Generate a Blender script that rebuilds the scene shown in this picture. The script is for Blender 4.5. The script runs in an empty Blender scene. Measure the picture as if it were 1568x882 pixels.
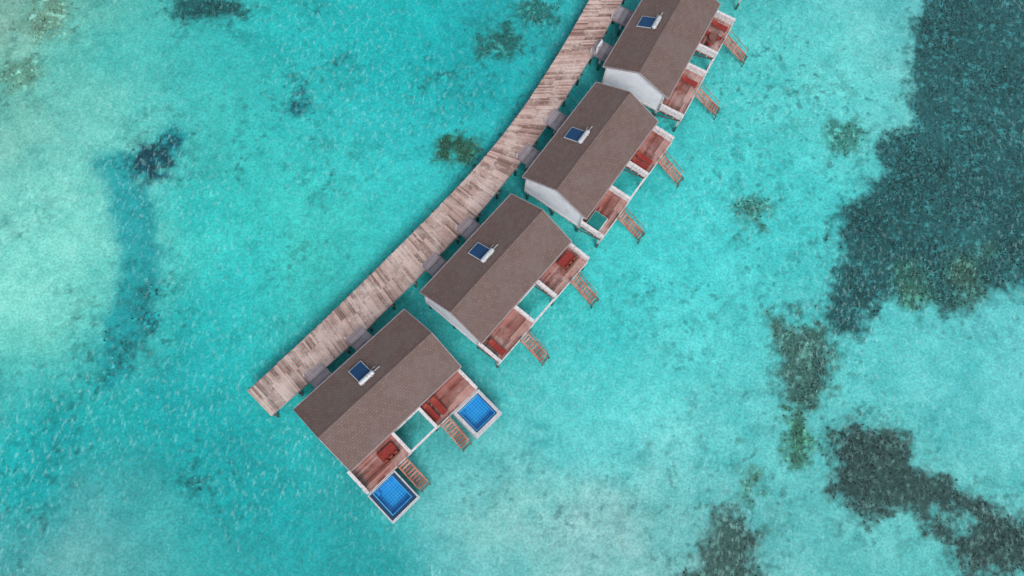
import bpy, math, random
import numpy as np
from mathutils import Matrix, Vector
random.seed(7); rng=np.random.default_rng(11)
scene=bpy.context.scene
scene.view_settings.view_transform='Standard'; scene.view_settings.look='None'; scene.view_settings.exposure=0
# ------------------------------------------------------------------ helpers
def lin(c): 
    c=np.asarray(c,float)/255.; return np.where(c<=.04045,c/12.92,((c+.055)/1.055)**2.4)
def L4(r,g,b): v=lin((r,g,b)); return (float(v[0]),float(v[1]),float(v[2]),1)
class NT:
    def __init__(s,name):
        s.m=bpy.data.materials.new(name); s.m.use_nodes=True; s.t=s.m.node_tree; s.t.nodes.clear()
        s.out=s.n('ShaderNodeOutputMaterial')
    def n(s,typ,**k):
        nd=s.t.nodes.new(typ)
        for a,b in k.items(): setattr(nd,a,b)
        return nd
    def l(s,a,b): s.t.links.new(a,b)
    def put(s,sock,v):
        if isinstance(v,bpy.types.NodeSocket): s.l(v,sock)
        else: sock.default_value=v
    def math(s,op,a,b=0.,clamp=False):
        n=s.n('ShaderNodeMath',operation=op); n.use_clamp=clamp; s.put(n.inputs[0],a); s.put(n.inputs[1],b); return n.outputs[0]
    def noise(s,vec,scale,detail=3,rough=.55,out=0,dist=0):
        n=s.n('ShaderNodeTexNoise'); n.inputs['Scale'].default_value=scale; n.inputs['Detail'].default_value=detail
        n.inputs['Roughness'].default_value=rough; n.inputs['Distortion'].default_value=dist
        s.l(vec,n.inputs['Vector']); return n.outputs[out]
    def mapr(s,v,a,b,c=0.,d=1.,smooth=True):
        n=s.n('ShaderNodeMapRange'); n.interpolation_type='SMOOTHSTEP' if smooth else 'LINEAR'
        s.put(n.inputs[0],v)
        for i,x in enumerate((a,b,c,d)): s.put(n.inputs[1+i],x)
        return n.outputs[0]
    def mix(s,f,a,b,mode='MIX'):
        n=s.n('ShaderNodeMix',data_type='RGBA',blend_type=mode); s.put(n.inputs[0],f); s.put(n.inputs[6],a); s.put(n.inputs[7],b); return n.outputs[2]
    def obj(s): return s.n('ShaderNodeTexCoord').outputs['Object']
    def pos(s): return s.n('ShaderNodeNewGeometry').outputs['Position']
    def island(s): return s.n('ShaderNodeNewGeometry').outputs['Random Per Island']
    def scale(s,vec,sc,rot=0):
        n=s.n('ShaderNodeMapping'); n.inputs['Scale'].default_value=sc; n.inputs['Rotation'].default_value=(0,0,rot); s.l(vec,n.inputs[0]); return n.outputs[0]
    def bump(s,h,st=.3,d=.05):
        n=s.n('ShaderNodeBump'); n.inputs['Strength'].default_value=st; n.inputs['Distance'].default_value=d; s.l(h,n.inputs['Height']); return n.outputs[0]
    def pbr(s,col,rough=.7,normal=None,metal=0.,spec=.3):
        p=s.n('ShaderNodeBsdfPrincipled'); s.put(p.inputs['Base Color'],col); s.put(p.inputs['Roughness'],rough)
        p.inputs['Metallic'].default_value=metal; p.inputs['Specular IOR Level'].default_value=spec
        if normal is not None: s.l(normal,p.inputs['Normal'])
        s.l(p.outputs[0],s.out.inputs[0]); return s.m
def xyz(N,v):
    n=N.n('ShaderNodeSeparateXYZ'); N.l(v,n.inputs[0]); return n.outputs

# ------------------------------------------------------------------ materials
def wood(name,dark,mid,light,worn,amt=.5,red=None,stain=.4):
    N=NT(name); p=N.pos(); r=N.island()
    c=N.mix(N.mapr(r,0,.6),dark,mid); c=N.mix(N.mapr(r,.55,1),c,light)
    w=N.noise(p,.55,4,.65); w2=N.noise(p,6,3,.7)
    m=N.mapr(N.math('ADD',N.math('MULTIPLY',w,.75),N.math('MULTIPLY',w2,.35)),.48,.68)
    c=N.mix(N.math('MULTIPLY',m,amt),c,worn)
    if red is not None:   # sheltered boards next to the house keep their colour
        y=xyz(N,N.obj())[1]
        k=N.mapr(N.math('ADD',y,N.math('MULTIPLY',w,1.8)),5.9,4.2)
        c=N.mix(N.math('MULTIPLY',k,.55),c,N.mix(N.mapr(r,0,1),red,L4(158,80,72)))
    st=N.mapr(N.noise(p,1.7,5,.7),.5,.7)
    c=N.mix(N.math('MULTIPLY',st,stain),c,dark)
    return N.pbr(c,.8,None,spec=.15)
M={}
M['jetty']=wood('weathered_plank_wood',L4(122,97,90),L4(170,142,134),L4(192,168,160),L4(212,195,189),.65,stain=.45)
M['deck']=wood('red_deck_wood',L4(104,60,54),L4(152,98,91),L4(176,130,122),L4(194,166,162),.6,red=L4(112,46,40))
M['grey_deck']=wood('grey_bridge_wood',L4(118,108,112),L4(150,140,144),L4(168,158,164),L4(184,176,182),.6)
M['stair']=wood('stair_wood',L4(130,72,58),L4(168,106,90),L4(184,130,114),L4(205,172,162),.45)
M['dark_wood']=wood('substructure_wood',L4(60,50,50),L4(80,68,68),L4(100,86,86),L4(110,100,100),.4)
def white():
    N=NT('white_painted_boards'); p=N.obj(); z=xyz(N,p)[2]
    n=N.noise(N.pos(),1.3,5,.65); g=N.math('FRACT',N.math('MULTIPLY',z,5.0))
    c=N.mix(N.mapr(n,.45,.75),(.72,.73,.78,1),(.58,.59,.64,1))
    c=N.mix(N.mapr(g,.1,0),c,(.42,.42,.46,1))
    return N.pbr(c,.6)
M['white']=white()
def trim():
    N=NT('white_painted_trim'); n=N.noise(N.pos(),4,5,.7)
    return N.pbr(N.mix(N.mapr(n,.45,.7),(.64,.61,.63,1),(.38,.33,.33,1)),.6)
M['trim']=trim()
def concrete():
    N=NT('concrete_pile'); n=N.noise(N.pos(),3,5,.7); z=xyz(N,N.pos())[2]
    c=N.mix(N.mapr(n,.4,.7),(.5,.5,.5,1),(.32,.32,.33,1)); c=N.mix(N.mapr(z,.5,.0),c,(.07,.09,.08,1))
    return N.pbr(c,.8)
M['concrete']=concrete()
def roof():
    N=NT('roof_shingles'); p=N.obj(); X=xyz(N,p)
    br=N.n('ShaderNodeTexBrick'); br.offset=.5
    br.inputs['Scale'].default_value=1; br.inputs['Brick Width'].default_value=.34; br.inputs['Row Height'].default_value=.22
    br.inputs['Mortar Size'].default_value=.017; br.inputs['Mortar Smooth'].default_value=.4
    br.inputs['Color1'].default_value=(.136,.094,.085,1); br.inputs['Color2'].default_value=(.17,.117,.106,1); br.inputs['Mortar'].default_value=(.08,.056,.053,1)
    N.l(p,br.inputs['Vector'])
    n=N.noise(N.pos(),.5,5,.65); c=N.mix(N.math('MULTIPLY',N.mapr(n,.4,.7),.45),br.outputs[0],(.155,.132,.128,1))
    s=N.noise(N.pos(),5,4,.7); c=N.mix(N.math('MULTIPLY',N.mapr(s,.5,.8),.35),c,(.1,.07,.066,1))
    # rain streaks running down the slope
    st=N.noise(N.scale(p,(3.5,.35,.35)),1.6,3,.6); c=N.mix(N.math('MULTIPLY',N.mapr(st,.52,.75),.3),c,(.085,.062,.06,1))
    return N.pbr(c,.75,N.bump(br.outputs['Fac'],.3,-.02),spec=.2)
M['roof']=roof()
def flat(name,col,rough=.6,spec=.3,metal=0,var=.15):
    N=NT(name); n=N.noise(N.pos(),5,4,.6); d=tuple(x*(1-var*2) for x in col[:3])+(1,)
    return N.pbr(N.mix(N.mapr(n,.4,.7),col,d),rough,metal=metal,spec=spec)
M['gutter']=flat('pale_metal_edge',(.33,.28,.29,1),.5)
M['tank']=flat('tank_steel',(.6,.63,.66,1),.35,metal=.3)
M['pipe']=flat('pipe_metal',(.5,.5,.52,1),.4)
M['glass']=flat('window_glass',(.03,.05,.06,1),.08,.6,var=.05)
M['door']=flat('door_wood',(.2,.1,.07,1),.6)
M['cushion']=flat('red_cushion',(.26,.035,.03,1),.85)
M['cushion2']=flat('orange_cushion',(.32,.08,.05,1),.85)
M['frame']=flat('lounger_frame',(.2,.09,.07,1),.7)
M['teal']=flat('teal_cover',(.01,.2,.19,1),.6)
M['stone']=flat('pool_stone',(.5,.5,.54,1),.6)
M['navy']=flat('pool_dark_tile',(.02,.06,.13,1),.3)
def panel():
    N=NT('solar_panel_glass'); X=xyz(N,N.obj())
    g=N.math('FRACT',N.math('MULTIPLY',X[0],8))
    c=N.mix(N.mapr(g,.15,.0),(.012,.055,.14,1),(.04,.1,.2,1))
    return N.pbr(c,.35,spec=.2)
M['panel']=panel()
def tile():
    N=NT('blue_pool_tile'); p=N.obj(); br=N.n('ShaderNodeTexBrick'); br.offset=0
    br.inputs['Scale'].default_value=1; br.inputs['Brick Width'].default_value=.25; br.inputs['Row Height'].default_value=.25; br.inputs['Mortar Size'].default_value=.03
    br.inputs['Color1'].default_value=(.012,.24,.66,1); br.inputs['Color2'].default_value=(.018,.31,.74,1); br.inputs['Mortar'].default_value=(.1,.52,.78,1)
    N.l(p,br.inputs['Vector']); return N.pbr(br.outputs[0],.4)
M['tile']=tile()
def watermat(name,tint,scale,glint,glintcol,bs):
    N=NT(name); p=N.pos()
    n1=N.noise(N.scale(p,(1.35,.6,1),.5),scale,2.5,.7)
    b=N.n('ShaderNodeBump'); b.inputs['Strength'].default_value=bs; b.inputs['Distance'].default_value=.25; N.l(n1,b.inputs['Height'])
    tr=N.n('ShaderNodeBsdfTransparent'); tr.inputs[0].default_value=tint
    df=N.n('ShaderNodeBsdfDiffuse'); df.inputs[0].default_value=glintcol
    gl=N.n('ShaderNodeBsdfGlossy'); gl.inputs['Roughness'].default_value=.1; N.l(b.outputs[0],gl.inputs['Normal'])
    fr=N.n('ShaderNodeFresnel'); fr.inputs['IOR'].default_value=1.33
    m1=N.n('ShaderNodeMixShader'); m2=N.n('ShaderNodeMixShader')
    crest=N.mapr(n1,.5,.74); big=N.mapr(N.noise(p,.06,1,.5),.38,.62,.35,1.)
    N.l(N.math('ADD',N.math('MULTIPLY',N.math('MULTIPLY',crest,big),glint),.018),m1.inputs[0])  # pale crest flecks paint ripple sparkle in diffuse colour, over a faint even scatter
    N.l(tr.outputs[0],m1.inputs[1]); N.l(df.outputs[0],m1.inputs[2])
    N.l(fr.outputs[0],m2.inputs[0]); N.l(m1.outputs[0],m2.inputs[1]); N.l(gl.outputs[0],m2.inputs[2])
    N.l(m2.outputs[0],N.out.inputs[0]); return N.m
TINT=np.array([.62,.97,.98])
M['sea']=watermat('sea_water',(.62,.97,.98,1),2.1,.25,(.5,.86,.86,1),.6)
M['poolwater']=watermat('pool_water',(.6,.94,1,1),2.,.1,(.3,.6,.9,1),.3)

# ------------------------------------------------------------------ mesh builder
class MB:
    def __init__(s): s.v=[];s.f=[];s.m=[];s.mats=[]
    def mi(s,k):
        if k not in s.mats: s.mats.append(k)
        return s.mats.index(k)
    def poly(s,vs,faces,k):
        o=len(s.v); s.v+=[tuple(map(float,a)) for a in vs]; s.f+=[tuple(o+i for i in f) for f in faces]; s.m+=[s.mi(k)]*len(faces)
    def hexa(s,b,t,k): # bottom 4 (ccw from top), top 4
        s.poly(list(b)+list(t),[(3,2,1,0),(4,5,6,7),(0,1,5,4),(1,2,6,5),(2,3,7,6),(3,0,4,7)],k)
    def box(s,x0,x1,y0,y1,z0,z1,k):
        s.hexa([(x0,y0,z0),(x1,y0,z0),(x1,y1,z0),(x0,y1,z0)],[(x0,y0,z1),(x1,y0,z1),(x1,y1,z1),(x0,y1,z1)],k)
    def cyl(s,a,b,r,k,n=12,r2=None):
        a=Vector(a);b=Vector(b);d=(b-a).normalized();u=d.orthogonal().normalized();w=d.cross(u); r2=r if r2 is None else r2
        vs=[a+(u*math.cos(t)+w*math.sin(t))*r for t in [2*math.pi*i/n for i in range(n)]]+[b+(u*math.cos(t)+w*math.sin(t))*r2 for t in [2*math.pi*i/n for i in range(n)]]
        s.poly(vs,[(i,(i+1)%n,n+(i+1)%n,n+i) for i in range(n)]+[tuple(range(n))[::-1],tuple(range(n,2*n))],k)
    def beam(s,a,b,w,h,k):
        a=Vector(a);b=Vector(b);d=(b-a).normalized();sd=d.cross(Vector((0,0,1)));
        if sd.length<1e-4: sd=Vector((1,0,0))
        sd=sd.normalized()*w/2; up=sd.cross(d).normalized()*h/2
        s.hexa([a-sd-up,a+sd-up,b+sd-up,b-sd-up],[a-sd+up,a+sd+up,b+sd+up,b-sd+up],k)
    def mesh(s,name):
        me=bpy.data.meshes.new(name); me.from_pydata(s.v,[],s.f)
        for k in s.mats: me.materials.append(M[k])
        me.polygons.foreach_set('material_index',s.m); me.update(); return me
def link(name,data,parent=None,mat=None):
    o=bpy.data.objects.new(name,data); scene.collection.objects.link(o)
    if parent is not None: o.parent=parent
    if mat is not None: o.matrix_local=mat
    return o

# ------------------------------------------------------------------ villa (local x=along ridge u, y=v seaward, z up)
ZD=1.5; HL=6.5; HW=3.68; ZE=4.2; ZR=5.98
def mesh_roof():
    b=MB(); t=.12
    for sgn in (-1,1):
        e=[(-HL,sgn*HW,ZE),(HL,sgn*HW,ZE),(HL,0,ZR),(-HL,0,ZR)]
        if sgn>0: e=[e[1],e[0],e[3],e[2]]
        b.hexa([(x,y,z-t) for x,y,z in e],e,'roof')
    b2=MB()
    for x in (-HL-.035,HL+.035):      # barge boards
        for sgn in (-1,1):
            b2.beam((x,sgn*(HW+.05),ZE-.08),(x,0,ZR-.05),.06,.2,'gutter')
    for sgn in (-1,1): b2.box(-HL,HL,sgn*(HW+.05)-.045,sgn*(HW+.05)+.045,ZE-.16,ZE-.04,'gutter')
    rc=MB(); 
    for i in range(26):
        x=-HL+.5*i; rc.poly([(x,-.15,ZR-.05),(x+.49,-.15,ZR-.05),(x+.49,0,ZR+.035),(x,0,ZR+.035),(x+.49,.15,ZR-.05),(x,.15,ZR-.05)],[(0,1,2,3),(3,2,4,5)],'roof')
    return b.mesh('roof'),b2.mesh('roof_edge'),rc.mesh('ridge_cap')
def mesh_walls():
    b=MB(); U=6.25;V0=-3.3;V1=3.2;z0=1.15
    rz=lambda y: ZR-.2-(ZR-ZE)/HW*abs(y)
    vs=[(V0,z0),(V1,z0),(V1,rz(V1)),(0,rz(0)),(V0,rz(V0))]
    a=[(-U,y,z) for y,z in vs]; c=[(U,y,z) for y,z in vs]
    b.poly(a+c,[(4,3,2,1,0),(5,6,7,8,9),(0,1,6,5),(1,2,7,6),(4,0,5,9)],'white')
    for y in (V0-.02,V1+.02):
        for x in (-U-.02,U+.02): b.box(x-.08,x+.08,y-.08,y+.08,z0-.05,rz(V1)+.02,'trim')
    b.box(-U-.06,U+.06,V0-.1,V1+.1,z0-.3,z0-.0,'trim')
    return b.mesh('walls')
def mesh_openings():
    b=MB()
    for x in (4.2,-4.2):
        b.box(x-1.6,x+1.6,3.2,3.24,1.5,3.7,'trim')
        for i in range(4): b.box(x-1.52+i*.77,x-1.52+i*.77+.7,3.235,3.26,1.6,3.6,'glass')
    b.box(-.5,.9,3.2,3.25,2.5,3.5,'trim'); b.box(-.42,.82,3.24,3.27,2.58,3.42,'glass')
    for x in (2.,-3.):
        b.box(x-.55,x+.55,-3.35,-3.3,1.5,3.65,'trim'); b.box(x-.47,x+.47,-3.38,-3.34,1.52,3.57,'door')
    for x in (4.6,-.5,-5.2):
        b.box(x-.4,x+.4,-3.35,-3.3,2.4,3.4,'trim'); b.box(x-.33,x+.33,-3.38,-3.34,2.47,3.33,'glass')
    return b.mesh('doors_and_windows')
def mesh_platform():
    b=MB(); b.box(-6.15,6.15,-3.3,3.25,.7,.84,'dark_wood')
    for x in (-6,-3,0,3,6):
        b.box(x-.1,x+.1,-3.5,3.2,.45,.69,'dark_wood')
        for y in (-3.1,0,3.0): b.cyl((x,y,-1.5),(x,y,.46),.16,'concrete')
    return b.mesh('platform_and_piles')
def planks_u(b,x0,x1,y0,y1,z,k,w=.19,g=.025,th=.04): # boards run along u
    n=max(1,round((y1-y0)/w)); w=(y1-y0)/n
    for i in range(n):
        y=y0+i*w; cut=x0+random.uniform(.3,.7)*(x1-x0)
        for a,c in ((x0,cut-.006),(cut+.006,x1)):
            dz=random.uniform(-.004,.004); b.box(a,c,y+g/2,y+w-g/2,z-th+dz,z+dz,k)
def mesh_deck(x0,x1,y1=5.8):
    b=MB(); planks_u(b,x0,x1,3.32,y1,ZD,'deck')
    b.box(x0,x1,y1+.01,y1+.08,ZD-.25,ZD+.01,'trim')
    for x in (x0+.1,(x0+x1)/2,x1-.1): b.box(x-.07,x+.07,3.2,y1,ZD-.25,ZD-.05,'dark_wood')
    for x in (x0+.12,x1-.12):
        b.box(x-.11,x+.11,y1-.25,y1-.03,-1.5,ZD-.26,'concrete')
        b.beam((x,3.3,.3),(x,y1-.2,ZD-.35),.08,.08,'dark_wood')
    return b.mesh('deck')
def mesh_railing(x,y1=5.8):
    b=MB(); y0=3.35
    n=3
    for i in range(n+1):
        y=y0+(y1-y0)*i/n; b.box(x-.05,x+.05,y-.05,y+.05,ZD-.2,ZD+1.0,'trim')
    for i in range(6):
        z=ZD+.08+i*.15; b.box(x-.02,x+.02,y0,y1,z,z+.11,'trim')
    b.box(x-.15,x+.15,y0-.05,y1+.1,ZD+1.0,ZD+1.06,'trim')
    return b.mesh('railing')
def mesh_beam(x0,x1):
    b=MB(); b.box(x0,x1,5.68,5.86,ZD-.2,ZD-.02,'trim')
    b.box(x0,x1,3.34,3.46,ZD-.3,ZD-.1,'trim')
    return b.mesh('outer_beam')
def mesh_stair(x,y0=5.92,run=3.0):
    b=MB(); n=10; z0=ZD-.05; z1=-.3; W=.48
    for sx in (-W,W): b.beam((x+sx,y0,z0-.02),(x+sx,y0+run,z1-.02),.08,.2,'stair')
    for i in range(n):
        t=(i+.5)/n; y=y0+run*t; z=z0+(z1-z0)*t; b.box(x-W+.05,x+W-.05,y-.09,y+.09,z,z+.045,'stair')
    for sx in (-W,W):
        off=.07 if sx>0 else -.07
        b.beam((x+sx+off,y0,z0+.85),(x+sx+off,y0+run*.85,z1+1.05),.05,.05,'stair')
        for t in (.02,.42,.84):
            zz=z0+(z1-z0)*t; b.box(x+sx+off-.03,x+sx+off+.03,y0+run*t-.03,y0+run*t+.03,zz-.2,zz+.83,'stair')
    for sx in (-W,W): b.box(x+sx-.05,x+sx+.05,y0+run-.1,y0+run,-1.4,-.32,'concrete')
    return b.mesh('sea_stairs')
def mesh_bridge(x,yj):
    b=MB(); w=.95; y=yj
    while y<-3.5:
        b.box(x-w+.07,x+w-.07,y,y+.17,ZD-.09,ZD-.05,'grey_deck'); y+=.2
    for s in (-1,1):
        b.box(x+s*w-.05,x+s*w+.05,yj,-3.5,ZD-.25,ZD-.02,'grey_deck')
        b.box(x+s*w*.8-.1,x+s*w*.8+.1,-4.9,-4.7,-1.5,ZD-.26,'concrete')
    for yy in (yj+.1,-3.6): b.box(x-w-.05,x-w+.05,yy-.05,yy+.05,ZD-.02,ZD+.75,'trim')
    return b.mesh('access_bridge')
def slope_z(y): return ZR-(ZR-ZE)/HW*abs(y)
def mesh_heater():
    b=MB(); x0,x1=-.95,.5; y0,y1=-2.75,-1.25
    def slab(xa,xb,ya,yb,h0,h1,k):
        b.hexa([(xa,ya,slope_z(ya)+h0),(xb,ya,slope_z(ya)+h0),(xb,yb,slope_z(yb)+h0),(xa,yb,slope_z(yb)+h0)],
               [(xa,ya,slope_z(ya)+h1),(xb,ya,slope_z(ya)+h1),(xb,yb,slope_z(yb)+h1),(xa,yb,slope_z(yb)+h1)],k)
    slab(x0,x1,y0,y1,.12,.2,'tank'); slab(x0+.06,x1-.06,y0+.06,y1-.06,.2,.215,'panel')
    for x in (x0+.2,x1-.2):
        for y in (y0+.2,y1-.2): b.box(x-.03,x+.03,y-.03,y+.03,slope_z(y)-.02,slope_z(y)+.14,'pipe')
    zc=slope_z(-1.0)+.34; b.cyl((-.95,-1.0,zc),(.5,-1.0,zc),.22,'tank',20)
    for xa,xb in ((-1.03,-.95),(.5,.58)): b.cyl((xa,-1.,zc),(xb,-1.,zc),.15 if xa<0 else .22,'tank',20,r2=.22 if xa<0 else .15)
    for x in (-.7,.25): b.box(x-.04,x+.04,-1.25,-.75,slope_z(-1)-.1,zc-.2,'pipe')
    b.cyl((.55,-1.,zc),(1.25,-1.,zc-.1),.035,'pipe',8); b.cyl((1.25,-1.,zc-.1),(1.25,-1.,slope_z(-1)-.02),.035,'pipe',8)
    b.cyl((.55,-1.35,slope_z(-1.35)+.2),(1.0,-1.35,slope_z(-1.35)+.15),.03,'pipe',8)
    return b.mesh('solar_water_heater')
def mesh_lounger(k='cushion'):
    b=MB()
    for s in (-.3,.3): b.box(s-.03,s+.03,-.95,.95,.24,.3,'frame')
    for y in (-.85,.0,.85):
        for s in (-.3,.3): b.box(s-.03,s+.03,y-.03,y+.03,0,.24,'frame')
    for i in range(9): b.box(-.27,.27,-.93+i*.15,-.93+i*.15+.1,.3,.32,'frame')
    b.box(-.3,.3,-.95,.35,.325,.41,k)
    b.hexa([(-.3,.36,.33),(.3,.36,.33),(.3,.95,.62),(-.3,.95,.62)],[(-.3,.33,.42),(.3,.33,.42),(.3,.92,.71),(-.3,.92,.71)],k)
    b.box(-.2,.2,.6,.85,.66,.72,'cushion2')
    return b.mesh('lounger')
def mesh_daybed():
    b=MB()
    for x in (-.85,.75):
        for y in (-.6,.5): b.box(x,x+.1,y,y+.1,0,.2,'frame')
    b.box(-.87,.87,-.62,.62,.2,.28,'frame'); b.box(-.82,.82,-.58,.58,.285,.42,'cushion')
    b.box(-.87,.87,.62,.7,.2,.75,'frame'); 
    for x in (-.7,-.15,.4): b.box(x,x+.35,.35,.55,.42,.62,'cushion2')
    return b.mesh('daybed')
def mesh_table():
    b=MB(); b.cyl((0,0,.66),(0,0,.71),.42,'frame',20); b.cyl((0,0,0),(0,0,.66),.05,'frame',8); b.cyl((0,0,0),(0,0,.03),.25,'frame',12)
    for a in (0,2.1,4.2):
        x,y=.8*math.cos(a),.8*math.sin(a); b.box(x-.22,x+.22,y-.22,y+.22,.4,.46,'cushion')
        for sx in(-.18,.18):
            for sy in(-.18,.18): b.box(x+sx-.02,x+sx+.02,y+sy-.02,y+sy+.02,0,.4,'frame')
        X=1.05*math.cos(a);Y=1.05*math.sin(a); b.box(X-.2,X+.2,Y-.04,Y+.04,.4,.82,'cushion')
    return b.mesh('table_and_chairs')
def mesh_pool(x0,x1,y0,y1,dark):
    b=MB(); z=ZD+.03
    def ring(a,c,zt,zb,k):
        (ax0,ax1,ay0,ay1),(cx0,cx1,cy0,cy1)=a,c
        b.box(ax0,ax1,ay0,cy0,zb,zt,k); b.box(ax0,ax1,cy1,ay1,zb,zt,k); b.box(ax0,cx0,cy0,cy1,zb,zt,k); b.box(cx1,ax1,cy0,cy1,zb,zt,k)
    o=(x0,x1,y0,y1); r=.14 if dark else .3
    i1=(x0+r,x1-r,y0+r*.7,y1-r); ring(o,i1,z,-.2,'stone')
    q=.32 if dark else .12
    i2=(i1[0]+q,i1[1]-q,i1[2]+.06,i1[3]-q); ring(i1,i2,z-.12,-.15,'navy')
    b.box(i2[0],i2[1],i2[2],i2[3],.4,.6,'tile')
    e=.06; ring(i2,(i2[0]+e,i2[1]-e,i2[2]+e,i2[3]-e),z-.1,.6,'tile')
    b.box(i2[0]+e,i2[0]+.5,i2[2]+e,i2[2]+.5,.6,1.0,'tile')
    for x in (x0+.25,x1-.25):
        for y in (y0+.4,y1-.25): b.box(x-.13,x+.13,y-.13,y+.13,-1.5,-.21,'concrete')
    w=MB(); w.poly([(i2[0]+e,i2[2]+e,z-.14),(i2[1]-e,i2[2]+e,z-.14),(i2[1]-e,i2[3]-e,z-.14),(i2[0]+e,i2[3]-e,z-.14)],[(0,1,2,3)],'poolwater')
    return b.mesh('plunge_pool'),w.mesh('pool_water')

roofm=mesh_roof(); wallm=mesh_walls(); openm=mesh_openings(); platm=mesh_platform(); heatm=mesh_heater()
lounm=mesh_lounger(); daym=mesh_daybed(); tabm=mesh_table()
std=dict(up=(1.85,6.95),lo=(-6.4,-1.35),st=(4.75,-2.9))
VILLAS=[ # x, y, rot, overrides
 (-10.1111,11.6481,.9486,dict(up=(1.35,6.45),lo=(-6.8,-1.7),st=(2.35,-2.85),pool=True,kind=0)),
 (-1.743,24.7062,1.0376,dict(std,kind=1)),
 (5.3351,38.4572,1.1221,dict(std,kind=2)),
 (10.8989,52.8672,1.2376,dict(std,up=(2.1,7.0),lo=(-6.5,-.5),st=(5.1,-2.4),kind=3)),
 (15.6,69.2,1.32,dict(std,kind=1))]
def T(x,y,z=0,r=0): return Matrix.Translation((x,y,z))@Matrix.Rotation(r,4,'Z')
for vx,vy,vr,o in VILLAS:
    e=bpy.data.objects.new('overwater_villa',None); scene.collection.objects.link(e)
    c,s=math.cos(vr),math.sin(vr)
    e.matrix_world=Matrix(((-c,s,0,vx),(-s,-c,0,vy),(0,0,1,0),(0,0,0,1)))
    def add(name,me,m=None):
        ob=link(name,me,e); ob.matrix_local=(m if m is not None else Matrix.Identity(4)); return ob
    def flip(me):
        if me.get('fl'): return me
        co=np.zeros(len(me.vertices)*3,np.float32); me.vertices.foreach_get('co',co); co[0::3]*=-1; me.vertices.foreach_set('co',co)
        me.flip_normals(); me['fl']=1; me.update(); return me
    add('roof',flip(roofm[0])); add('roof_edge',flip(roofm[1])); add('ridge_cap',flip(roofm[2]))
    add('walls',flip(wallm)); add('doors_and_windows',flip(openm)); add('platform_and_piles',flip(platm)); add('solar_water_heater',flip(heatm))
    for k in ('up','lo'):
        a,b_=o[k]; add('deck',flip(mesh_deck(a,b_))); add('railing_a',flip(mesh_railing(a+.06))); add('railing_b',flip(mesh_railing(b_-.06)))
    add('outer_beam',flip(mesh_beam(o['lo'][1],o['up'][0])))
    for x in o['st']: add('sea_stairs',flip(mesh_stair(x)))
    for x in (2.0,-3.0): add('access_bridge',flip(mesh_bridge(x,-6.1)))
    if o.get('pool'):
        for a,b_,y0,y1,dk in ((3.4,6.6,5.92,9.0,False),(-7.0,-3.8,5.92,9.15,True)):
            p,w=mesh_pool(a,b_,y0,y1,dk); add('plunge_pool',flip(p)); add('pool_water',flip(w))
    kd=o['kind']; LM=lambda u,v,r=0: T(-u,v,ZD+.01,r)
    if kd==0:
        add('lounger',lounm,LM(2.0,4.5,math.pi)); add('lounger',lounm,LM(2.9,4.5,math.pi)); add('daybed',daym,LM(-3.2,4.5))
    elif kd==1:
        add('daybed',daym,LM(5.6,4.3)); add('lounger',lounm,LM(-5.4,4.7,math.pi)); 
    elif kd==2:
        add('lounger',lounm,LM(2.7,4.5,math.pi)); add('lounger',lounm,LM(3.5,4.5,math.pi))
        tb=MB(); tb.box(-.9,.9,-.75,.75,0,.55,'trim'); tb.box(-.84,.84,-.69,.69,.55,.6,'teal'); add('hot_tub',tb.mesh('hot_tub'),LM(-5.2,4.45))
    else:
        add('table_and_chairs',tabm,LM(4.0,4.6)); add('lounger',lounm,LM(5.9,4.6,math.pi)); add('lounger',lounm,LM(-2.0,4.6,math.pi))

# ------------------------------------------------------------------ jetty
JL=np.array([(-22.05,9.75),(-16.7,17.6),(-11.1,26.5),(-6.1,34.7),(-2.6,41.7),(.3,49.35),(3.0,57.75),(6.1,70.),(8.2,84.),(9.5,100.)])
JR=np.array([(-19.45,7.97),(-14.25,15.05),(-8.45,24.15),(-3.15,33.15),(.95,42.35),(3.95,50.35),(6.55,58.5),(9.65,70.),(11.7,84.),(13.,100.)])
C0=(JL+JR)/2
def smooth(P,n=4000):
    d=np.r_[0,np.cumsum(np.linalg.norm(np.diff(C0,axis=0),axis=1))]; t=np.linspace(0,d[-1],n); out=np.c_[np.interp(t,d,P[:,0]),np.interp(t,d,P[:,1])]
    k=300; pad=np.r_[out[0]+(out[0]-out[1])*np.arange(k,0,-1)[:,None],out,out[-1]+(out[-1]-out[-2])*np.arange(1,k+1)[:,None]]
    ker=np.hanning(2*k+1); ker/=ker.sum()
    return np.c_[np.convolve(pad[:,0],ker,'valid'),np.convolve(pad[:,1],ker,'valid')],t
SL,ts=smooth(JL); SR,_=smooth(JR); total=ts[-1]
at=lambda S,t:np.array([np.interp(t,ts,S[:,0]),np.interp(t,ts,S[:,1])])
jb=MB(); sb=MB(); t=0; i=0; ZJ=1.4
while t<total-.3:
    w=.21; g=.03; 
    a0,a1=at(SL,t),at(SR,t); b0,b1=at(SL,t+w-g),at(SR,t+w-g)
    ex=random.uniform(-.04,.05); d=(a1-a0)/np.linalg.norm(a1-a0)
    f=.5 if (i//9)%2==0 else .36
    for q0,q1 in ((0,f-.002),(f+.002,1)):
        P=[a0+(a1-a0)*q0,a0+(a1-a0)*q1,b0+(b1-b0)*q1,b0+(b1-b0)*q0]
        if q0==0: P[0]=P[0]-d*ex;P[3]=P[3]-d*ex
        else: P[1]=P[1]+d*ex;P[2]=P[2]+d*ex
        dz=random.uniform(-.006,.006)
        jb.hexa([(p[0],p[1],ZJ-.05+dz) for p in P],[(p[0],p[1],ZJ+dz) for p in P],'jetty')
    t+=w; i+=1
t=0.3
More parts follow.
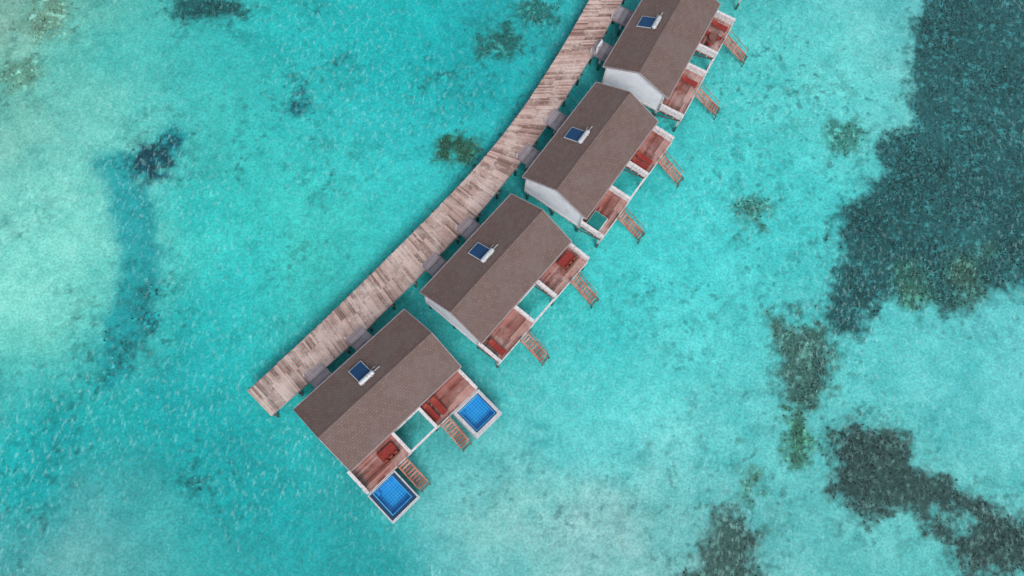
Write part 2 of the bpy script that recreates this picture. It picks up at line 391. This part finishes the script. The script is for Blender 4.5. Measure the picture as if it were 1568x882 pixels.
while t<total-1:
    a,b=at(SL,t),at(SR,t); d=(b-a)/np.linalg.norm(b-a)
    A=a-d*.22;B=b+d*.22
    sb.beam((A[0],A[1],ZJ-.38),(B[0],B[1],ZJ-.38),.18,.22,'dark_wood')
    for p in (a+d*.1,b-d*.1): sb.cyl((p[0],p[1],-1.5),(p[0],p[1],ZJ-.5),.13,'concrete')
    t+=3.0
for S in (SL,SR):
    for q in np.arange(0,total-1,1.0):
        a,b=at(S,q),at(S,q+1); sb.beam((a[0],a[1],ZJ-.17),(b[0],b[1],ZJ-.17),.09,.2,'grey_deck')
# small white gate frame where the bridge of the fourth villa meets the jetty
gx_,gy_=4.55,51.3
for dx,dy in ((0,0),(.35,.95)):
    sb.box(gx_+dx-.09,gx_+dx+.09,gy_+dy-.09,gy_+dy+.09,ZJ-.4,ZJ+1.0,'white')
sb.beam((gx_,gy_,ZJ+.95),(gx_+.35,gy_+.95,ZJ+.95),.16,.08,'white')
je=bpy.data.objects.new('jetty',None); scene.collection.objects.link(je)
link('planks',jb.mesh('jetty_planks'),je); link('beams_and_piles',sb.mesh('jetty_frame'),je)

# ------------------------------------------------------------------ seabed
D10=lambda s:np.array([[float(x) for x in p.split(',')] for p in s.split()])/10.
reefs=[ # outline, colour, margin
 (D10("409,760 408,674 399,559 403,526 375,484 362,439 352,406 325,382 319,355 334,336 313,279 322,256 342,259 354,283 397,308 431,307 465,313 492,329 518,341 700,420 1200,700 1200,1500 500,1500"),(34,96,103),.3),
 (D10("266,253 282,263 309,257 323,236 321,203 306,181 287,187 275,215"),(60,106,102),.6),
 (D10("286,171 300,175 306,152 300,126 288,124 289,149"),(60,124,106),.4),
 (D10("325,147 343,168 377,173 401,161 409,140 431,129 463,119 487,111 511,106 600,80 600,30 509,56 462,48 447,64 425,79 404,99 382,98 357,90 330,109"),(50,80,80),.5),
 (D10("202,6 217,32 221,56 236,64 255,50 266,16 262,-15 215,-20"),(60,98,96),.5),
]
spots=[(252,94,.9,(70,130,120)),(234,376,1.9,(60,136,132)),(238,366,1.2,(60,136,132)),(323,478,2.1,(54,132,128)),(495,460,2.5,(22,70,82)),(400,330,3.2,(56,114,96)),(455,345,3.2,(84,126,100)),(480,370,2.5,(60,116,102)),(-395,499,2.0,(20,88,95)),(-375,503,2.,(20,88,92)),(-352,503,1.4,(20,85,90)),(-383,311,1.8,(8,72,92)),(-369,340,1.0,(12,88,105)),(-375,327,1.0,(10,80,100)),(-257,408,.9,(12,100,115)),(-257,418,.5,(12,105,120)),(-79,383,2.1,(40,88,68)),(-59,521,2.1,(30,108,108)),(-30,566,2.,(30,114,114)),(-231,462,.5,(15,120,130)),(-106,469,.8,(25,130,135)),(-353,118,1.5,(18,128,136)),(-340,150,1.1,(15,122,132)),(-362,95,.9,(15,128,134)),(-345,175,.7,(15,126,134)),(-135,455,.4,(20,140,145)),(-251,12,.6,(20,140,148)),(-540,455,2.5,(110,165,150)),(-545,380,1.6,(100,165,150))]
Cpts=D10("-576,454 -513,433 -413,454 -312,474 -175,502 -36,530 -529,320 -465,332 -317,361 -185,387 -456,190 -301,253 -217,234 -132,299 -431,115 -410,56 -325,58 -245,97 -383,-22 -251,12 -286,-68 -157,-7 -65,-20 -17,39 46,27 97,95 151,166 112,225 208,243 196,384 291,562 364,577 298,403 373,205 470,223 284,66 437,57")
Ccol=[(118,178,168),(98,188,182),(66,186,186),(36,182,186),(18,182,188),(28,174,182),(114,192,186),(110,198,193),(64,190,190),(42,188,194),(128,213,207),(62,200,200),(66,197,195),(52,193,196),(110,206,201),(38,176,180),(16,172,176),(22,176,182),(18,168,175),(10,167,174),(74,174,178),(10,163,170),(46,170,176),(104,188,192),(128,197,199),(104,198,203),(98,205,209),(72,201,206),(88,207,212),(72,203,208),(100,207,209),(110,204,207),(76,203,208),(94,198,202),(96,194,200),(100,190,194),(102,198,200)]
extra=[(-80,60,(110,190,180)),(-80,0,(80,180,180)),(-60,-40,(30,160,170)),(0,-45,(60,172,178)),(60,-40,(80,180,188)),(90,20,(80,190,198)),(80,100,(40,150,170)),(0,100,(20,170,182)),(-70,110,(60,180,185)),(-24,22,(50,194,196)),(-5,17,(56,186,190)),(4,30,(62,198,202)),(-41,24.5,(126,213,207)),(-42,15,(118,209,203)),(-33,27.,(44,192,194)),(-32,17,(54,190,192)),(-2.5,47,(22,174,182)),(-47,25,(122,209,203)),(-38,37,(74,190,190)),(-30,10,(22,172,180)),(12,5,(132,195,198)),(-36,2,(16,168,175)),(4,-3,(104,187,192)),(-34,-6,(94,174,178))]
Cp=np.r_[Cpts,np.array([(a,b) for a,b,_ in extra])]; Cc=lin(np.array(Ccol+[c for *_,c in extra]))*np.array([1.,1.,.955])
def phi(r): return np.sqrt(r*r+6.)
n=len(Cp); K=np.zeros((n+1,n+1)); K[:n,:n]=phi(np.linalg.norm(Cp[:,None]-Cp[None],axis=2))-.35*np.eye(n); K[:n,n]=1;K[n,:n]=1
Wt=np.linalg.solve(K,np.r_[Cc,np.zeros((1,3))])
def field(X):
    out=np.zeros((len(X),3))
    for i in range(0,len(X),20000):
        x=X[i:i+20000]; out[i:i+20000]=phi(np.linalg.norm(x[:,None]-Cp[None],axis=2))@Wt[:n]+Wt[n]
    return out
def seg_dist(X,a,b):
    e=b-a; t=np.clip(((X-a)@e)/(e@e),0,1); return np.linalg.norm(X-a-t[:,None]*e,axis=1),t
def sd_poly(X,P):
    a=P; b=np.roll(P,-1,axis=0); d=np.full(len(X),1e9); ins=np.zeros(len(X),bool)
    for p,q in zip(a,b):
        d=np.minimum(d,seg_dist(X,p,q)[0])
        c=((p[1]>X[:,1])!=(q[1]>X[:,1])); xi=(q[0]-p[0])*(X[:,1]-p[1])/(q[1]-p[1]+1e-12)+p[0]
        ins^=c&(X[:,0]<xi)
    return np.where(ins,d,-d)
TAB=[np.random.default_rng(100+i).random((256,256)) for i in range(6)]
def vnoise(X,s,seed=0):
    G=TAB[seed%6]; x=X/s+100+seed*17.3; i=np.floor(x).astype(int); f=x-i; f=f*f*(3-2*f)
    g=lambda a,b:G[(i[:,0]+a)%256,(i[:,1]+b)%256]
    return (g(0,0)*(1-f[:,0])+g(1,0)*f[:,0])*(1-f[:,1])+(g(0,1)*(1-f[:,0])+g(1,1)*f[:,0])*f[:,1]
def fbm(X,s,seed,o=4,r=.6):
    t=0;a=1;w=0; ca,sa=math.cos(.6),math.sin(.6); Y=X
    for k in range(o):
        t=t+a*vnoise(Y,s,seed+k); w+=a; a*=r; s*=.5; Y=np.c_[Y[:,0]*ca-Y[:,1]*sa,Y[:,0]*sa+Y[:,1]*ca]
    return t/w
sst=lambda x,a,b:(lambda t:t*t*(3-2*t))(np.clip((x-a)/(b-a),0,1))
def reef_field(X):
    W0=np.c_[fbm(X,3,1)-.5,fbm(X,3,2)-.5]
    Xw=X+W0*2.6; Xs=X+W0*2.2
    best=np.full(len(X),-9.); col=np.zeros((len(X),3)); wsum=np.full(len(X),1e-6)
    items=[(sd_poly(Xw,P)+mg,c) for P,c,mg in reefs]
    for sx,sy,r,c in spots: items.append((r-np.linalg.norm(Xs-np.array([sx,sy])/10.,axis=1),c))
    for hx,hy,r in ((45.,9.2,.9),(43.4,10.3,.6)): 
        h=np.linalg.norm(Xs-np.array([hx,hy]),axis=1)-r; items[3]=(np.minimum(items[3][0],h),items[3][1])
    for d,c in items:
        w=np.exp(np.clip(d,-9,2.)*2.); col+=w[:,None]*lin(c); wsum+=w; best=np.maximum(best,d)
    return np.clip(best,-9,9),col/wsum[:,None]
CH=[np.array(x) for x in ((-36.3,35.),(-38.5,31.5),(-42.0,30.5),(-39.6,27.6),(-37.6,24.3),(-36.2,19.4),(-35.2,14.3),(-35.,8.5))]
CW=[.8,1.7,1.6,2.1,2.4,2.3,2.2,1.4]
def channel(X):
    Xw=X+np.c_[fbm(X,5,3)-.5,fbm(X,5,4)-.5]*3.; best=np.full(len(X),-99.)
    for i in range(len(CH)-1):
        d,t=seg_dist(Xw,CH[i],CH[i+1]); best=np.maximum(best,CW[i]*(1-t)+CW[i+1]*t-d)
    return best
def axis(a,b,st,far,k=1.35):
    c=list(np.arange(a,b,st)); s=st
    while c[-1]<far: s*=k; c.append(c[-1]+s)
    s=st
    while c[0]>-far: s*=k; c.insert(0,c[0]-s)
    return np.array(c)
ST=.16; gx=axis(-66,66,ST,3000); gy=axis(-14,76,ST,3000); nx,ny=len(gx),len(gy)
XX,YY=np.meshgrid(gx,gy); G=np.c_[XX.ravel(),YY.ravel()]; nv=len(G)
hx=np.arange(-96,98,1.); hy=np.arange(-46,113,1.); HX,HY=np.meshgrid(hx,hy); CF=field(np.c_[HX.ravel(),HY.ravel()]).reshape(len(hy),len(hx),3)
def samp(X):
    x=np.clip(X[:,0],-95,95)-hx[0]; y=np.clip(X[:,1],-45,110)-hy[0]; i=x.astype(int);j=y.astype(int); fx=(x-i)[:,None];fy=(y-j)[:,None]
    return (CF[j,i]*(1-fx)+CF[j,i+1]*fx)*(1-fy)+(CF[j+1,i]*(1-fx)+CF[j+1,i+1]*fx)*fy
col=np.clip(samp(G+np.c_[fbm(G,7,0)-.5,fbm(G,7,5)-.5]*8),.003,.9)
rd,rc=reef_field(G)
n5=fbm(G,4,2,5,.62)-.5; n1=fbm(G,.9,3,3,.7)-.5
v=1+n5*.34+n1*.34; vr=np.clip(1+n5*.95+n1*.7,.15,3)
col=col*np.c_[vr,v,v*.94+.06]
# deeper channel on the left
ch=channel(G); k=(sst(ch+(fbm(G,1.5,1)-.5)*1.7,-.9,1.1)*.92)[:,None]; col=col*(1-k)+k*lin((14,158,165))*v[:,None]
# specks of weed and rubble
area=np.maximum(sst(fbm(G,9,4,3),.5,.66)*.75,sst(rd,-6,-.5)*.9); area=np.maximum(area,sst(ch,-3,0)*.3)
zone=lambda x,y,r,a:a*np.exp(-((G[:,0]-x)**2+(G[:,1]-y)**2)/r**2)
area=np.clip(area+zone(25,56,10,.8)+zone(33,48,7,.6)+zone(-24,34,6,.6)+zone(-22,22,6,.6)+zone(20,30,6,.5)+zone(-36,14,6,.5),0,1)
sp=sst(fbm(G,1.3,5,4,.8),.55,.65)*area; sp=(sp*.52)[:,None]
col=col*(1-sp)+sp*(col*np.array([.42,.5,.5]))
sp2=(sst(fbm(G,.6,2,2,.8),.71,.79)*area*.7)[:,None]; col=col*(1-sp2)+sp2*(col*np.array([.3,.36,.36]))
# reef, ragged edge
e=rd+(fbm(G,1.4,3,4,.8)-.5)*4.4; k=sst(e,-1.1,1.1)*.97
rv=.36+1.0*fbm(G,1.6,1,4,.8)+1.9*sst(fbm(G,.5,0,2,.9),.58,.85); rv*=.65+.65*fbm(G,6,5,3)
rcv=rc*rv[:,None]*np.array([1.1,1.,.93]); col=col*(1-k[:,None])+rcv*k[:,None]
z=-1.0+(vnoise(G,4,1)-.5)*.2+k*.12*(vnoise(G,.6,2))
me=bpy.data.meshes.new('seabed')
me.vertices.add(nv); me.vertices.foreach_set('co',np.c_[G,z].astype(np.float32).ravel())
idx=(np.arange(ny-1)[:,None]*nx+np.arange(nx-1)[None]).ravel(); quads=np.c_[idx,idx+1,idx+nx+1,idx+nx].astype(np.int32)
me.loops.add(quads.size); me.loops.foreach_set('vertex_index',quads.ravel())
me.polygons.add(len(quads)); me.polygons.foreach_set('loop_start',np.arange(0,quads.size,4,dtype=np.int32)); me.polygons.foreach_set('loop_total',np.full(len(quads),4,np.int32))
me.update(calc_edges=True)
E=.88
alb=lambda c: np.clip(c/(TINT**2)/E,0,.88)
a=me.attributes.new('bed_colour','FLOAT_COLOR','POINT'); a.data.foreach_set('color',np.c_[alb(col),np.ones(nv)].astype(np.float32).ravel())
def seabed():
    N=NT('seabed_sand_and_reef'); p=N.pos()
    c=N.n('ShaderNodeAttribute',attribute_name='bed_colour').outputs['Color']
    f=N.mapr(N.noise(p,4.5,2,.75),.3,.7,.8,1.2)
    vm=N.n('ShaderNodeVectorMath',operation='SCALE'); N.l(c,vm.inputs[0]); N.l(f,vm.inputs['Scale'])
    d=N.n('ShaderNodeBsdfDiffuse'); N.l(vm.outputs[0],d.inputs[0]); N.l(d.outputs[0],N.out.inputs[0]); return N.m
M['seabed']=seabed(); me.materials.append(M['seabed'])
link('seabed',me)
wb=MB(); wb.poly([(-3000,-3000,0),(3000,-3000,0),(3000,3000,0),(-3000,3000,0)],[(0,1,2,3)],'sea'); link('sea_water',wb.mesh('sea_water'))

# ------------------------------------------------------------------ reef growth: many small fronds
def growth():
    X=np.c_[rng.uniform(-60,66,420000),rng.uniform(-12,74,420000)]
    d,c=reef_field(X); d=d+(fbm(X,1.4,3,4,.8)-.5)*4.4; pr=sst(d,-.4,1.5)
    keep=rng.random(len(X))<pr*.6; X=X[keep];c=c[keep]*np.array([1.1,1.,.93]); m=len(X)
    h=rng.uniform(.06,.3,m); w=rng.uniform(.04,.13,m); a=rng.uniform(0,6.28,m); base=-1.0
    dx,dy=np.cos(a)*w,np.sin(a)*w; lx,ly=rng.normal(0,.09,m),rng.normal(0,.09,m)
    V=np.zeros((m,4,3)); V[:,0]=np.c_[X[:,0]-dx,X[:,1]-dy,np.full(m,base)]; V[:,1]=np.c_[X[:,0]-dy*.6+lx,X[:,1]+dx*.6+ly,base+h]
    V[:,2]=np.c_[X[:,0]+dx+lx,X[:,1]+dy+ly,base+h*.9]; V[:,3]=np.c_[X[:,0]+dy*.6,X[:,1]-dx*.6,np.full(m,base)]
    g=bpy.data.meshes.new('coral_reef'); g.vertices.add(m*4); g.vertices.foreach_set('co',V.astype(np.float32).ravel())
    g.loops.add(m*4); g.loops.foreach_set('vertex_index',np.arange(m*4,dtype=np.int32)); g.polygons.add(m)
    g.polygons.foreach_set('loop_start',np.arange(0,m*4,4,dtype=np.int32)); g.polygons.foreach_set('loop_total',np.full(m,4,np.int32)); g.update(calc_edges=True)
    kk=.35+rng.random(m)**3*3.2; cc=np.repeat(alb(c*kk[:,None]),4,axis=0)
    at_=g.attributes.new('reef_colour','FLOAT_COLOR','POINT'); at_.data.foreach_set('color',np.c_[cc,np.ones(m*4)].astype(np.float32).ravel())
    N=NT('coral_and_weed'); dd=N.n('ShaderNodeBsdfDiffuse'); N.l(N.n('ShaderNodeAttribute',attribute_name='reef_colour').outputs['Color'],dd.inputs[0]); N.l(dd.outputs[0],N.out.inputs[0]); g.materials.append(N.m)
    link('coral_reef',g)
growth()

# ------------------------------------------------------------------ light
AZ=math.radians(158); EL=math.radians(48)
w=bpy.data.worlds.new('World'); scene.world=w; w.use_nodes=True; nt=w.node_tree; bg=nt.nodes['Background']
sky=nt.nodes.new('ShaderNodeTexSky'); sky.sky_type='NISHITA'; sky.sun_disc=False; sky.sun_elevation=EL; sky.sun_rotation=AZ; sky.air_density=1; sky.dust_density=3
hs=nt.nodes.new('ShaderNodeHueSaturation'); hs.inputs['Saturation'].default_value=.45
nt.links.new(sky.outputs[0],hs.inputs['Color']); nt.links.new(hs.outputs[0],bg.inputs[0]); bg.inputs[1].default_value=.15
sd=bpy.data.lights.new('sun','SUN'); sd.energy=2.2; sd.angle=math.radians(26); sd.color=(1,.96,.92)
so=bpy.data.objects.new('sun',sd); scene.collection.objects.link(so)
D=Vector((math.sin(AZ)*math.cos(EL),math.cos(AZ)*math.cos(EL),math.sin(EL))); so.rotation_euler=(-D).to_track_quat('-Z','Y').to_euler()
# ------------------------------------------------------------------ camera
th,ph=.3105,.1722
F=Vector((0,math.sin(th),-math.cos(th)));R0=Vector((1,0,0));U0=Vector((0,math.cos(th),math.sin(th)))
R=math.cos(ph)*R0+math.sin(ph)*U0;U=-math.sin(ph)*R0+math.cos(ph)*U0
cd=bpy.data.cameras.new('camera'); cd.lens=28.48; cd.sensor_width=36; cd.clip_end=6000; cd.clip_start=.5
co=bpy.data.objects.new('camera',cd); scene.collection.objects.link(co)
co.matrix_world=Matrix(((R.x,U.x,-F.x,0),(R.y,U.y,-F.y,0),(R.z,U.z,-F.z,75.4745),(0,0,0,1)))
scene.camera=co
